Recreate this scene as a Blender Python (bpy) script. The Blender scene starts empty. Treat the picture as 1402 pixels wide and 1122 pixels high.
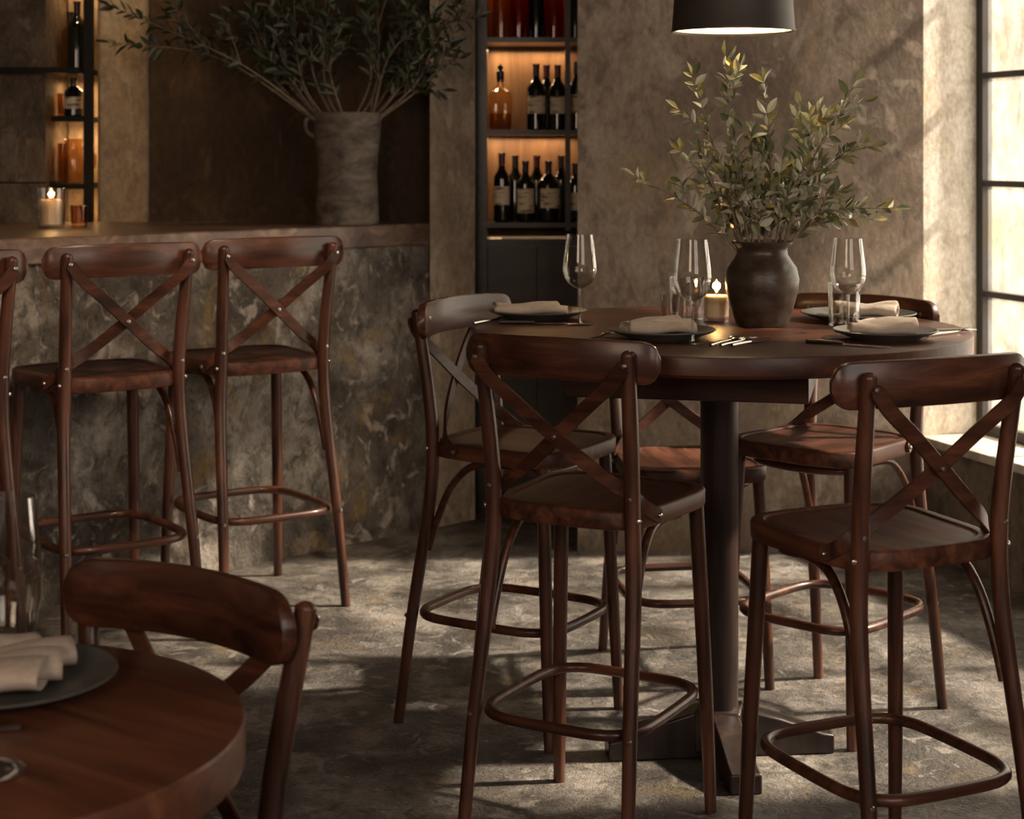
import bpy, math, random
from mathutils import Vector, Matrix
random.seed(11)
S = bpy.context.scene
C = S.collection
PI = math.pi

# ------------------------------------------------------------------ camera, world, sun, large lights, exposure
CAM_H = 1.58
cd = bpy.data.cameras.new('camera'); cam = bpy.data.objects.new('camera', cd); C.objects.link(cam)
cam.location = (0, 0, CAM_H); cam.rotation_euler = (PI/2, 0, 0)
cd.sensor_width = 36; cd.lens = 2350/1402*36
cd.shift_y = -(561-210)/1402
cd.clip_start = .05
cd.dof.use_dof = True; cd.dof.focus_distance = 4.15; cd.dof.aperture_fstop = 4.5
S.camera = cam
S.view_settings.view_transform = 'Standard'; S.view_settings.look = 'None'
S.view_settings.gamma = 1; S.view_settings.use_curve_mapping = False
S.view_settings.exposure = 0.0

w = bpy.data.worlds.new('sky'); S.world = w; w.use_nodes = True
bg = w.node_tree.nodes['Background']
bg.inputs[0].default_value = (1, .945, .865, 1); bg.inputs[1].default_value = 3.3

sd = bpy.data.lights.new('sun', 'SUN'); so = bpy.data.objects.new('sun', sd); C.objects.link(so)
sd.energy = 14; sd.angle = math.radians(3); sd.color = (1, .915, .82)
so.rotation_euler = Vector((-.77, -.06, -.63)).to_track_quat('-Z', 'Y').to_euler()
so.location = (6, 5, 5)

def area(name, loc, target, size, energy, col, size_y=None):
    d = bpy.data.lights.new(name, 'AREA'); o = bpy.data.objects.new(name, d); C.objects.link(o)
    d.energy = energy; d.color = col; d.size = size
    if size_y: d.shape = 'RECTANGLE'; d.size_y = size_y
    o.location = loc
    o.rotation_euler = (Vector(target)-Vector(loc)).to_track_quat('-Z', 'Y').to_euler()
    return o
area('rear_fill_light', (2.3, -1.2, 2.5), (0, 5, .8), 2.4, 80, (1, .86, .76))  # added soft fill behind the camera, lifts faces turned to it; no window there
area('warm_fill_light', (-1.6, -1.6, 2.6), (-.6, 5, 1.0), 1.6, 62, (1, .76, .57))  # added warm fill for stool rails and dining table; no entrance there

d = bpy.data.lights.new('stool_rail_fill_spot', 'SPOT'); o = bpy.data.objects.new('stool_rail_fill_spot', d); C.objects.link(o)  # unseen spot added to brighten the rails of the bar stools
d.energy = 220; d.color = (1, .74, .50); d.spot_size = math.radians(38); d.spot_blend = .8; d.shadow_soft_size = .08
o.location = (-.35, 3.5, 3.2); o.rotation_euler = (Vector((-1.2, 5.8, 1.05))-Vector(o.location)).to_track_quat('-Z', 'Y').to_euler()

# ------------------------------------------------------------------ helpers
class MB:
    """collects verts and faces of one mesh"""
    def __init__(s): s.v = []; s.f = []; s.flat = set()
    def add(s, v, f, flat=False):
        b = len(s.v); s.v += [tuple(p) for p in v]
        for q in f:
            if flat: s.flat.add(len(s.f))
            s.f.append(tuple(i+b for i in q))
        return s
    def mesh(s, name, mat):
        me = bpy.data.meshes.new(name); me.from_pydata(s.v, [], s.f)
        me.polygons.foreach_set('use_smooth', [i not in s.flat for i in range(len(s.f))])
        if mat: me.materials.append(mat)
        me.update(); me.set_sharp_from_angle(angle=math.radians(38)); return me

def obj(name, mb, mat, parent=None, label=None, bevel=0):
    o = bpy.data.objects.new(name, mb.mesh(name, mat) if isinstance(mb, MB) else mb); C.objects.link(o)
    if parent: o.parent = parent
    if label: o['label'] = label
    if bevel:
        m = o.modifiers.new('bevel', 'BEVEL'); m.width = bevel; m.segments = 2; m.limit_method = 'ANGLE'; m.angle_limit = .6
    return o

def tag(o, label, cat, group=None, kind=None):
    o['label'] = label; o['category'] = cat
    if group: o['group'] = group
    if kind: o['kind'] = kind
    return o

def thing(name, label, cat, loc=(0, 0, 0), rz=0, group=None):
    o = bpy.data.objects.new(name, None); C.objects.link(o)
    o.location = loc; o.rotation_euler = (0, 0, rz); o.empty_display_size = .05
    return tag(o, label, cat, group)

def struct(name, mb, mat, label=None, bevel=0):
    o = obj(name, mb, mat, None, label, bevel); o['kind'] = 'structure'; return o

def dup(root, loc, rz, label, group=None, scale=1):
    r = root.copy(); C.objects.link(r); r.location = loc; r.rotation_euler = (0, 0, rz); r.scale = (scale,)*3
    r['label'] = label
    if group: r['group'] = group
    for ch in list(root.children):
        c = ch.copy(); C.objects.link(c); c.parent = r
        for g in list(ch.children):
            d = g.copy(); C.objects.link(d); d.parent = c
    return r

def box(x0, x1, y0, y1, z0, z1):
    v = [(x, y, z) for z in (z0, z1) for y in (y0, y1) for x in (x0, x1)]
    f = [(0, 2, 3, 1), (4, 5, 7, 6), (0, 1, 5, 4), (2, 6, 7, 3), (0, 4, 6, 2), (1, 3, 7, 5)]
    return v, f

def prism(poly, z0, z1):
    n = len(poly)
    a = sum(poly[i][0]*poly[(i+1) % n][1]-poly[(i+1) % n][0]*poly[i][1] for i in range(n))
    if a < 0: poly = poly[::-1]
    v = [(x, y, z0) for x, y in poly]+[(x, y, z1) for x, y in poly]
    f = [tuple(range(n))[::-1], tuple(range(n, 2*n))]+[(i, (i+1) % n, (i+1) % n+n, i+n) for i in range(n)]
    return v, f

def quadbar(a, b, wdir, w_, hdir, h_):
    """box bar from a to b with half sizes along wdir and hdir"""
    a, b, wdir, hdir = Vector(a), Vector(b), Vector(wdir).normalized()*w_, Vector(hdir).normalized()*h_
    v = []
    for p in (a, b):
        v += [p-wdir-hdir, p+wdir-hdir, p+wdir+hdir, p-wdir+hdir]
    f = [(0, 3, 2, 1), (4, 5, 6, 7), (0, 1, 5, 4), (1, 2, 6, 5), (2, 3, 7, 6), (3, 0, 4, 7)]
    return v, f

def spline(pts, sub=6, closed=False):
    P = [Vector(p) for p in pts]; n = len(P); out = []
    rng = n if closed else n-1
    for i in range(rng):
        if closed: p0, p1, p2, p3 = P[i-1], P[i], P[(i+1) % n], P[(i+2) % n]
        else:
            p1, p2 = P[i], P[i+1]
            p0 = P[i-1] if i else p1*2-p2
            p3 = P[i+2] if i+2 < n else p2*2-p1
        for k in range(sub):
            t = k/sub
            out.append(.5*((2*p1)+(p2-p0)*t+(2*p0-5*p1+4*p2-p3)*t*t+(3*p1-p0-3*p2+p3)*t**3))
    if not closed: out.append(P[-1])
    return out

def tube(pts, r, seg=12, closed=False, sub=6, smooth=True):
    """round bar along a smoothed path; r a number or one radius per control point"""
    n0 = len(pts)
    P = spline(pts, sub, closed) if smooth else [Vector(p) for p in pts]
    if not smooth: sub = 1
    n = len(P)
    def rad(i):
        if not isinstance(r, (list, tuple)): return r
        t = i/sub; a = int(t); b = (a+1) % n0 if closed else min(a+1, n0-1); k = t-a
        return r[min(a, n0-1)]*(1-k)+r[b]*k
    T = []
    for i in range(n):
        a = P[i-1] if (i or closed) else P[0]; b = P[(i+1) % n] if (i < n-1 or closed) else P[-1]
        T.append((b-a).normalized())
    ref = Vector((0, 0, 1)) if abs(T[0].z) < .9 else Vector((1, 0, 0))
    N = (ref-T[0]*ref.dot(T[0])).normalized()
    v = []; f = []
    for i in range(n):
        N = (N-T[i]*N.dot(T[i])).normalized(); B = T[i].cross(N)
        for k in range(seg):
            a = 2*PI*k/seg; v.append(P[i]+(N*math.cos(a)+B*math.sin(a))*rad(i))
    m = n if closed else n-1
    if closed:      # align last ring with first
        best = min(range(seg), key=lambda s: (v[(n-1)*seg+s]-v[0]).length)
    for i in range(m):
        for k in range(seg):
            k2 = (k+1) % seg
            if i < n-1: f.append((i*seg+k, i*seg+k2, (i+1)*seg+k2, (i+1)*seg+k))
            else: f.append((i*seg+(k+best) % seg, i*seg+(k2+best) % seg, k2, k))
    if not closed:
        f.append(tuple(range(seg))[::-1]); f.append(tuple(range((n-1)*seg, n*seg)))
    return v, f

def band(pts, hints, hw, ht, sub=8):
    """flat bent board along a path: half width hw, half thickness ht, hints = flat-face normal per control point"""
    P = spline(pts, sub); n = len(P); H = spline(hints, sub)
    sec = [(-1, -.55), (-.93, -1), (.93, -1), (1, -.55), (1, .55), (.93, 1), (-.93, 1), (-1, .55)]
    v = []; f = []
    for i in range(n):
        t = (P[min(i+1, n-1)]-P[max(i-1, 0)]).normalized()
        nn = (H[i]-t*H[i].dot(t)).normalized(); b = t.cross(nn)
        e = 1.0
        if i == 0 or i == n-1: e = .7
        for s in sec: v.append(P[i]+b*hw*s[0]*e+nn*ht*s[1])
    for i in range(n-1):
        for k in range(8):
            k2 = (k+1) % 8; f.append((i*8+k, i*8+k2, i*8+8+k2, i*8+8+k))
    f.append(tuple(range(8))[::-1]); f.append(tuple(range((n-1)*8, n*8)))
    return v, f

def lathe(prof, seg=32, off=(0, 0, 0), open_=True):
    v = []; f = []
    for r, z in prof:
        for k in range(seg):
            a = 2*PI*k/seg; v.append((off[0]+r*math.cos(a), off[1]+r*math.sin(a), off[2]+z))
    for i in range(len(prof)-1):
        for k in range(seg):
            k2 = (k+1) % seg; f.append((i*seg+k, i*seg+k2, (i+1)*seg+k2, (i+1)*seg+k))
    if not open_:
        f.append(tuple(range(seg))[::-1]); f.append(tuple(range((len(prof)-1)*seg, len(prof)*seg)))
    return v, f

def ball(c, r, seg=10, sq=(1, 1, 1)):
    prof = [(max(1e-4, r*math.sin(PI*i/6)), -r*math.cos(PI*i/6)) for i in range(7)]
    v, f = lathe(prof, seg)
    return [(c[0]+p[0]*sq[0], c[1]+p[1]*sq[1], c[2]+p[2]*sq[2]) for p in v], f

def M(*parts):
    m = MB()
    for p in parts: m.add(*p)
    return m
def MF(*parts):
    m = MB()
    for p in parts: m.add(p[0], p[1], True)
    return m

# ------------------------------------------------------------------ materials
def newmat(name):
    m = bpy.data.materials.new(name); m.use_nodes = True
    nt = m.node_tree; b = nt.nodes['Principled BSDF']
    return m, nt, b
def N(nt, t, **kw):
    n = nt.nodes.new(t)
    for k, v in kw.items():
        if k in ('operation', 'blend_type', 'data_type', 'musgrave_type', 'noise_dimensions', 'feature', 'wave_type', 'bands_direction'): setattr(n, k, v)
        else: n.inputs[k].default_value = v
    return n
def ramp(nt, src, stops):
    r = nt.nodes.new('ShaderNodeValToRGB'); e = r.color_ramp.elements
    while len(e) < len(stops): e.new(.5)
    for i, (p, c) in enumerate(stops):
        e[i].position = p; e[i].color = c if len(c) == 4 else (*c, 1)
    nt.links.new(src, r.inputs[0]); return r.outputs[0]
def mixc(nt, fac, a, b, mode='MIX'):
    n = nt.nodes.new('ShaderNodeMix'); n.data_type = 'RGBA'; n.blend_type = mode
    for sock, val in ((n.inputs[0], fac), (n.inputs[6], a), (n.inputs[7], b)):
        if isinstance(val, bpy.types.NodeSocket): nt.links.new(val, sock)
        elif isinstance(val, (int, float)): sock.default_value = val
        else: sock.default_value = (*val, 1) if len(val) == 3 else val
    return n.outputs[2]
def simple(name, col, rough=.5, metal=0, **kw):
    m, nt, b = newmat(name)
    b.inputs['Base Color'].default_value = (*col, 1); b.inputs['Roughness'].default_value = rough; b.inputs['Metallic'].default_value = metal
    for k, v in kw.items(): b.inputs[k].default_value = v
    return m

def wood(name, axis, dark, mid, light, rough=.33, scale=1.0, coat=.22):
    m, nt, b = newmat(name)
    tc = nt.nodes.new('ShaderNodeTexCoord'); oi = nt.nodes.new('ShaderNodeObjectInfo')
    add = nt.nodes.new('ShaderNodeVectorMath'); add.operation = 'ADD'
    mul = nt.nodes.new('ShaderNodeMath'); mul.operation = 'MULTIPLY'; mul.inputs[1].default_value = 9
    nt.links.new(oi.outputs['Random'], mul.inputs[0])
    nt.links.new(tc.outputs['Object'], add.inputs[0]); nt.links.new(mul.outputs[0], add.inputs[1])
    mp = nt.nodes.new('ShaderNodeMapping'); sc = [26*scale]*3; sc[axis] = 2.2*scale; mp.inputs['Scale'].default_value = sc
    nt.links.new(add.outputs[0], mp.inputs[0])
    n1 = N(nt, 'ShaderNodeTexNoise', Scale=1.0, Detail=6, Roughness=.62, Distortion=.7); nt.links.new(mp.outputs[0], n1.inputs['Vector'])
    n2 = N(nt, 'ShaderNodeTexNoise', Scale=3.5*scale, Detail=3, Roughness=.5); nt.links.new(add.outputs[0], n2.inputs['Vector'])
    c1 = ramp(nt, n1.outputs[0], [(.3, dark), (.52, mid), (.72, light)])
    c2 = ramp(nt, n2.outputs[0], [(.3, (.55, .5, .5)), (.65, (1.1, 1.1, 1.1))])
    nt.links.new(mixc(nt, 1, c1, c2, 'MULTIPLY'), b.inputs['Base Color'])
    rr = nt.nodes.new('ShaderNodeMapRange'); rr.inputs[3].default_value = rough-.06; rr.inputs[4].default_value = rough+.16
    nt.links.new(n2.outputs[0], rr.inputs[0]); nt.links.new(rr.outputs[0], b.inputs['Roughness'])
    bp = N(nt, 'ShaderNodeBump', Strength=.12, Distance=.002); nt.links.new(n1.outputs[0], bp.inputs['Height'])
    nt.links.new(bp.outputs[0], b.inputs['Normal'])
    b.inputs['Coat Weight'].default_value = coat; b.inputs['Coat Roughness'].default_value = .18
    return m

def plaster(name, base, dark, light, ochre, och=.5, scale=1.0, bump=.5, rough=.85, streak=.6, flecks=None, spec=.3):
    m, nt, b = newmat(name)
    tc = nt.nodes.new('ShaderNodeTexCoord'); mp = nt.nodes.new('ShaderNodeMapping')
    mp.inputs['Scale'].default_value = (1, 1, streak); nt.links.new(tc.outputs['Object'], mp.inputs[0])
    V = mp.outputs[0]
    def noise(s, d=6, r=.6, dist=0.):
        n = N(nt, 'ShaderNodeTexNoise', Scale=s*scale, Detail=d, Roughness=r, Distortion=dist); nt.links.new(V, n.inputs['Vector']); return n.outputs[0]
    a = noise(1.6, 8, .62, .3); f = noise(9, 8, .68, .5); g = noise(38, 5, .7); o = noise(3.1, 5, .6, .8); q = noise(5.2, 7, .65, 1.2)
    col = ramp(nt, a, [(.32, dark), (.5, base), (.68, light)])
    col = mixc(nt, ramp(nt, f, [(.36, (.75,)*3), (.52, (0, 0, 0))]), col, dark)
    col = mixc(nt, ramp(nt, q, [(.56, (0, 0, 0)), (.64, (.7,)*3)]), col, light)
    col = mixc(nt, ramp(nt, o, [(.58, (0, 0, 0)), (.70, (och,)*3)]), col, ochre)
    col = mixc(nt, .55, col, ramp(nt, g, [(.3, (.45,)*3), (.5, (.9,)*3), (.7, (1.35,)*3)]), 'MULTIPLY')
    if flecks:
        vv = N(nt, 'ShaderNodeTexNoise', Scale=7*scale, Detail=2, Roughness=.5); nt.links.new(V, vv.inputs['Vector'])
        col = mixc(nt, ramp(nt, vv.outputs[0], [(.71, (0, 0, 0)), (.74, (.5,)*3)]), col, flecks)
    nt.links.new(col, b.inputs['Base Color'])
    hsum = nt.nodes.new('ShaderNodeMath'); hsum.operation = 'ADD'; nt.links.new(f, hsum.inputs[0]); nt.links.new(g, hsum.inputs[1])
    bp = N(nt, 'ShaderNodeBump', Strength=bump, Distance=.012); nt.links.new(hsum.outputs[0], bp.inputs['Height'])
    nt.links.new(bp.outputs[0], b.inputs['Normal'])
    rr = nt.nodes.new('ShaderNodeMapRange'); rr.inputs[3].default_value = rough-.22; rr.inputs[4].default_value = rough+.1
    nt.links.new(f, rr.inputs[0]); nt.links.new(rr.outputs[0], b.inputs['Roughness'])
    b.inputs['Specular IOR Level'].default_value = spec
    return m

def thin_glass(name, tint=(1, 1, 1), lo=.04, hi=.75, rough=.02, power=3.0):
    m, nt, b = newmat(name); nt.nodes.remove(b)
    out = [n for n in nt.nodes if n.type == 'OUTPUT_MATERIAL'][0]
    tr = nt.nodes.new('ShaderNodeBsdfTransparent'); tr.inputs[0].default_value = (*tint, 1)
    gl = nt.nodes.new('ShaderNodeBsdfGlossy'); gl.inputs['Roughness'].default_value = rough
    lw = nt.nodes.new('ShaderNodeLayerWeight'); lw.inputs[0].default_value = .5
    pw = nt.nodes.new('ShaderNodeMath'); pw.operation = 'POWER'; pw.inputs[1].default_value = power; nt.links.new(lw.outputs['Facing'], pw.inputs[0])
    mr = nt.nodes.new('ShaderNodeMapRange'); mr.inputs[3].default_value = lo; mr.inputs[4].default_value = hi; nt.links.new(pw.outputs[0], mr.inputs[0])
    mx = nt.nodes.new('ShaderNodeMixShader'); nt.links.new(mr.outputs[0], mx.inputs[0]); nt.links.new(tr.outputs[0], mx.inputs[1]); nt.links.new(gl.outputs[0], mx.inputs[2])
    nt.links.new(mx.outputs[0], out.inputs[0]); return m

def emit(name, col, st):
    m, nt, b = newmat(name); b.inputs['Base Color'].default_value = (*col, 1)
    b.inputs['Emission Color'].default_value = (*col, 1); b.inputs['Emission Strength'].default_value = st; return m

WD = ((.024, .0088, .005), (.084, .0295, .0155), (.165, .062, .033))
W_Z = wood('stool_wood_upright', 2, *WD); W_X = wood('stool_wood_crosswise', 0, *WD); W_Y = wood('stool_wood_seat', 1, *WD, rough=.42, coat=.0)
W_Y.node_tree.nodes['Principled BSDF'].inputs['Specular IOR Level'].default_value = .28
W_X.node_tree.nodes['Principled BSDF'].inputs['Specular IOR Level'].default_value = .35
T_X = wood('table_wood', 0, (.026, .0085, .0045), (.088, .029, .0145), (.165, .06, .03), rough=.36, scale=.7, coat=.06)
T_X.node_tree.nodes['Principled BSDF'].inputs['Specular IOR Level'].default_value = .3
D_X = wood('dining_table_wood', 0, (.05, .016, .007), (.125, .042, .019), (.19, .072, .034), rough=.36, scale=.7, coat=.25)
T_Z = wood('dark_column_wood', 2, (.010, .006, .005), (.030, .016, .012), (.06, .034, .026), rough=.34, scale=.8)
BAR_W = wood('bar_top_wood', 0, (.055, .028, .017), (.16, .095, .065), (.30, .20, .145), rough=.42, scale=.55)
P_BACK = plaster('aged_plaster', (.212, .160, .120), (.10, .073, .054), (.30, .240, .190), (.23, .155, .07), .45, 1.25, .22)
P_BAR = plaster('shade_toned_plaster', (.062, .036, .018), (.035, .019, .0095), (.10, .062, .033), (.10, .055, .015), .4, 1.0, .4)  # same plaster as elsewhere, low light behind the bar put into its colour
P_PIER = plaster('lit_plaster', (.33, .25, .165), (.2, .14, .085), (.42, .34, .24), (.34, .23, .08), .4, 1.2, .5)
P_PILLAR = plaster('pillar_plaster', (.50, .41, .31), (.27, .21, .15), (.62, .53, .42), (.27, .17, .05), .5, 1.3, .5)
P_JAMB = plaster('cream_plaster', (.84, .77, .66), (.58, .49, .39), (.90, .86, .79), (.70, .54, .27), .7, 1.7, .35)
P_FRONT = plaster('peeling_concrete', (.165, .141, .120), (.040, .032, .026), (.50, .445, .385), (.27, .17, .055), .75, 1.9, 1.0, streak=.8)
P_STONE = plaster('rough_stone', (.16, .12, .085), (.06, .042, .028), (.24, .19, .145), (.16, .1, .03), .5, 1.4, .9)
P_FLOOR = plaster('worn_concrete', (.150, .131, .114), (.038, .032, .027), (.37, .335, .295), (.27, .20, .10), .55, 2.0, .8, rough=.58, streak=1, flecks=(.12, .2, .2), spec=.45)
P_CEIL = simple('ceiling_paint', (.12, .09, .065), .9)
BLACK = simple('black_metal', (.012, .011, .010), .42, .8)
FRAME = simple('window_steel', (.05, .045, .04), .5, .3)
STEM_GL = thin_glass('stem_glass', (.95, .95, .94), .14, .85, .05, 1.3)
STEEL = simple('steel', (.55, .5, .45), .28, 1)
SILVER = simple('cutlery_steel', (.42, .38, .34), .22, 1)
BRONZE = simple('dark_handle', (.06, .04, .03), .35, .5)
GLASS = thin_glass('clear_glass', (.97, .97, .96), .03, .85, .02, 2.1)
GLASS_T = thin_glass('tumbler_glass', (.94, .93, .91), .07, .8, .03, 1.7)
AMBER = thin_glass('amber_glass', (.74, .56, .36), .06, .6, .05, 2.2)
RED_GL = thin_glass('red_glass', (.6, .16, .07), .06, .6, .05, 2.2)
BOTTLE = simple('dark_bottle_glass', (.006, .007, .005), .08)
BOTTLE.node_tree.nodes['Principled BSDF'].inputs['Coat Weight'].default_value = .5
CAPS = simple('red_capsule', (.10, .012, .010), .35)
CAPD = simple('dark_capsule', (.02, .012, .014), .35)
WAX = simple('candle_wax', (.85, .66, .44), .5, 0, **{'Subsurface Weight': .6, 'Subsurface Radius': (.03, .015, .006)})
FLAME = emit('flame', (1, .66, .28), 14)
LAMP_IN = simple('lamp_inside', (.85, .78, .64), .6)
BULB = emit('bulb_glow', (1, .80, .52), 9)
def clay(name, c1, c2, rough, sc, bump):
    m, nt, b = newmat(name); tc = nt.nodes.new('ShaderNodeTexCoord'); mp = nt.nodes.new('ShaderNodeMapping'); mp.inputs['Scale'].default_value = (1, 1, 2.2)
    nt.links.new(tc.outputs['Object'], mp.inputs[0])
    n = N(nt, 'ShaderNodeTexNoise', Scale=sc, Detail=7, Roughness=.65, Distortion=.4); nt.links.new(mp.outputs[0], n.inputs['Vector'])
    nt.links.new(ramp(nt, n.outputs[0], [(.34, c1), (.64, c2)]), b.inputs['Base Color']); b.inputs['Roughness'].default_value = rough
    bp = N(nt, 'ShaderNodeBump', Strength=bump, Distance=.006); nt.links.new(n.outputs[0], bp.inputs['Height']); nt.links.new(bp.outputs[0], b.inputs['Normal'])
    return m
CLAY = clay('glazed_clay', (.028, .018, .012), (.075, .052, .036), .34, 14, .35)
URN = clay('weathered_urn', (.04, .030, .024), (.22, .175, .14), .75, 8, .8)
PLATE = clay('stoneware_plate', (.080, .079, .070), (.125, .122, .110), .3, 30, .1)
CLOTH = clay('linen_cloth', (.44, .355, .285), (.53, .44, .36), .9, 60, .25)
BARK = clay('olive_bark', (.12, .085, .055), (.24, .18, .125), .8, 40, .3)
def leafmat(name, top, under):
    m, nt, b = newmat(name); g = nt.nodes.new('ShaderNodeNewGeometry')
    tc = nt.nodes.new('ShaderNodeTexCoord'); n = N(nt, 'ShaderNodeTexNoise', Scale=22, Detail=2); nt.links.new(tc.outputs['Object'], n.inputs['Vector'])
    t2 = mixc(nt, ramp(nt, n.outputs[0], [(.5, (0,)*3), (.66, (.8,)*3)]), top, (top[0]*2.4, top[1]*1.7, top[2]*.9))
    nt.links.new(mixc(nt, g.outputs['Backfacing'], t2, under), b.inputs['Base Color']); b.inputs['Roughness'].default_value = .42
    return m
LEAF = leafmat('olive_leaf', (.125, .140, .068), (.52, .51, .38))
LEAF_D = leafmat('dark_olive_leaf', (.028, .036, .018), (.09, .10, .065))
def labelmat():
    m, nt, b = newmat('paper_label'); tc = nt.nodes.new('ShaderNodeTexCoord'); mp = nt.nodes.new('ShaderNodeMapping'); mp.inputs['Scale'].default_value = (18, 18, 90)
    nt.links.new(tc.outputs['Object'], mp.inputs[0]); n = N(nt, 'ShaderNodeTexNoise', Scale=1, Detail=1); nt.links.new(mp.outputs[0], n.inputs['Vector'])
    nt.links.new(ramp(nt, n.outputs[0], [(.33, (.18, .13, .08)), (.43, (.74, .62, .45))]), b.inputs['Base Color']); b.inputs['Roughness'].default_value = .7
    return m
PAPER = labelmat()
NICHE = wood('niche_backing_wood', 2, (.12, .06, .025), (.24, .13, .06), (.34, .2, .1), rough=.5, scale=.5, coat=0)
DARKCAB = clay('dark_lacquer', (.010, .008, .006), (.035, .022, .012), .3, 6, .1)

def grime_glass():
    m, nt, b = newmat('grimy_window_glass'); nt.nodes.remove(b)
    out = [n for n in nt.nodes if n.type == 'OUTPUT_MATERIAL'][0]
    tc = nt.nodes.new('ShaderNodeTexCoord'); mp = nt.nodes.new('ShaderNodeMapping'); mp.inputs['Scale'].default_value = (1, 1, .45); nt.links.new(tc.outputs['Object'], mp.inputs[0])
    n = N(nt, 'ShaderNodeTexNoise', Scale=8, Detail=8, Roughness=.7, Distortion=.5); nt.links.new(mp.outputs[0], n.inputs['Vector'])
    n2 = N(nt, 'ShaderNodeTexNoise', Scale=3, Detail=4); nt.links.new(tc.outputs['Object'], n2.inputs['Vector'])
    col = ramp(nt, n.outputs[0], [(.3, (.50, .42, .31)), (.5, (.84, .78, .68)), (.68, (.95, .92, .86))])
    col = mixc(nt, ramp(nt, n2.outputs[0], [(.58, (0,)*3), (.7, (.5,)*3)]), col, (.80, .64, .34))
    tr = nt.nodes.new('ShaderNodeBsdfTransparent'); nt.links.new(col, tr.inputs[0])
    tl = nt.nodes.new('ShaderNodeBsdfTranslucent'); nt.links.new(col, tl.inputs[0])
    mx = nt.nodes.new('ShaderNodeMixShader'); mx.inputs[0].default_value = .12
    nt.links.new(tr.outputs[0], mx.inputs[1]); nt.links.new(tl.outputs[0], mx.inputs[2]); nt.links.new(mx.outputs[0], out.inputs[0])
    return m
PANE = grime_glass()

# ------------------------------------------------------------------ the setting
CEIL = 3.5
CX, CY = 1.63, 6.80                        # corner of back wall and window wall
WV = Vector((.32, -.9474, 0)); NV = Vector((.9474, .32, 0))
def wp(s, n, z=0): p = Vector((CX, CY, 0))+WV*s+NV*n; return (p.x, p.y, z)
far = wp(9.2, 0)
struct('floor', MF(([(-3.6, -2.4, 0), (5.4, -2.4, 0), (5.4, 8.4, 0), (-3.6, 8.4, 0)], [(0, 1, 2, 3)])), P_FLOOR)
cpl = [(-3.4, -2.4), wp(9.75, .3)[:2], wp(0, .3)[:2], (CX+.25, 8.3), (-3.4, 8.3)]
struct('ceiling', MF(prism(cpl, CEIL, CEIL+.15)), P_CEIL)
struct('wall_back', MF(prism([(.26, CY), (CX, CY), (CX+.6, CY+.3), (CX+.6, 8.3), (.34, 8.3)], 0, CEIL)), P_BACK)
P_OUT = plaster('outside_plaster', (.44, .40, .335), (.27, .23, .18), (.52, .49, .43), (.45, .35, .17), .7, 1.9, .3)
struct('trim_6', MF(prism([(1.89, 6.922), (2.24, 7.092), (2.24, 8.0), (2.231, 8.0), (2.231, 7.12), (1.89, 6.945)], 0, CEIL)), P_OUT, 'added cream plaster facing outside the window, brightening the view through the pane')  # thin cladding added to the wall end so the pane looks brighter
struct('wall_left', MF(box(-3.4, -3.2, -2.2, 8.3, 0, CEIL)), P_STONE)
struct('wall_front', MF(box(-3.4, 5.2, -2.4, -2.2, 0, CEIL)), P_BACK)
struct('wall_far', MF(box(-3.2, .34, 8.0, 8.2, 0, CEIL)), P_BAR)
WIN_L, WIN_D, SILL, WTOP = 2.7, .265, .46, 2.9
mb = MF(prism([wp(0, 0)[:2], wp(WIN_L, 0)[:2], wp(WIN_L, .42)[:2], wp(0, .42)[:2]], 0, SILL-.03),
        prism([wp(0, 0)[:2], wp(WIN_L, 0)[:2], wp(WIN_L, .42)[:2], wp(0, .42)[:2]], WTOP, CEIL),
        prism([wp(WIN_L, 0)[:2], wp(9.4, 0)[:2], wp(9.4, .42)[:2], wp(WIN_L, .42)[:2]], 0, CEIL))
struct('wall_right', mb, P_BACK)
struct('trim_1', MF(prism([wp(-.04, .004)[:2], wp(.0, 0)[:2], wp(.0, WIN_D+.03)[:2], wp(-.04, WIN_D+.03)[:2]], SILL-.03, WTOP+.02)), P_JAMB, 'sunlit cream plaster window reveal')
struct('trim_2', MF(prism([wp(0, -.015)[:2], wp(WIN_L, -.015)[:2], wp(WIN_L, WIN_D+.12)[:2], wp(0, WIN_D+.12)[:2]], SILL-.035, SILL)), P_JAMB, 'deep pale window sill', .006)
zs = [SILL, 1.02, 1.46, 1.89, 2.32, 2.6, WTOP]
win = struct('window_1', M(), None)
bpy.data.objects.remove(win)
wfm = MB()
for s, hw in ((.022, .022), (.56, .013), (1.10, .013), (1.64, .013), (2.18, .013), (WIN_L-.022, .022)):
    wfm.add(*quadbar(wp(s, WIN_D, SILL), wp(s, WIN_D, WTOP), WV, hw, NV, .022), True)
for i, z in enumerate(zs):
    hh = .022 if i in (0, len(zs)-1) else .012
    zz = z+(hh if i == 0 else -hh if i == len(zs)-1 else 0)
    wfm.add(*quadbar(wp(0, WIN_D, zz), wp(WIN_L, WIN_D, zz), (0, 0, 1), hh, NV, .02), True)
win = struct('window_1', wfm, FRAME, 'black steel window frame with horizontal glazing bars')
g = obj('glass', MF(([wp(0, WIN_D+.004, SILL), wp(WIN_L, WIN_D+.004, SILL), wp(WIN_L, WIN_D+.004, WTOP), wp(0, WIN_D+.004, WTOP)], [(0, 1, 2, 3)])), PANE, win, 'pale grimy glass'); g['kind'] = 'structure'

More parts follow.
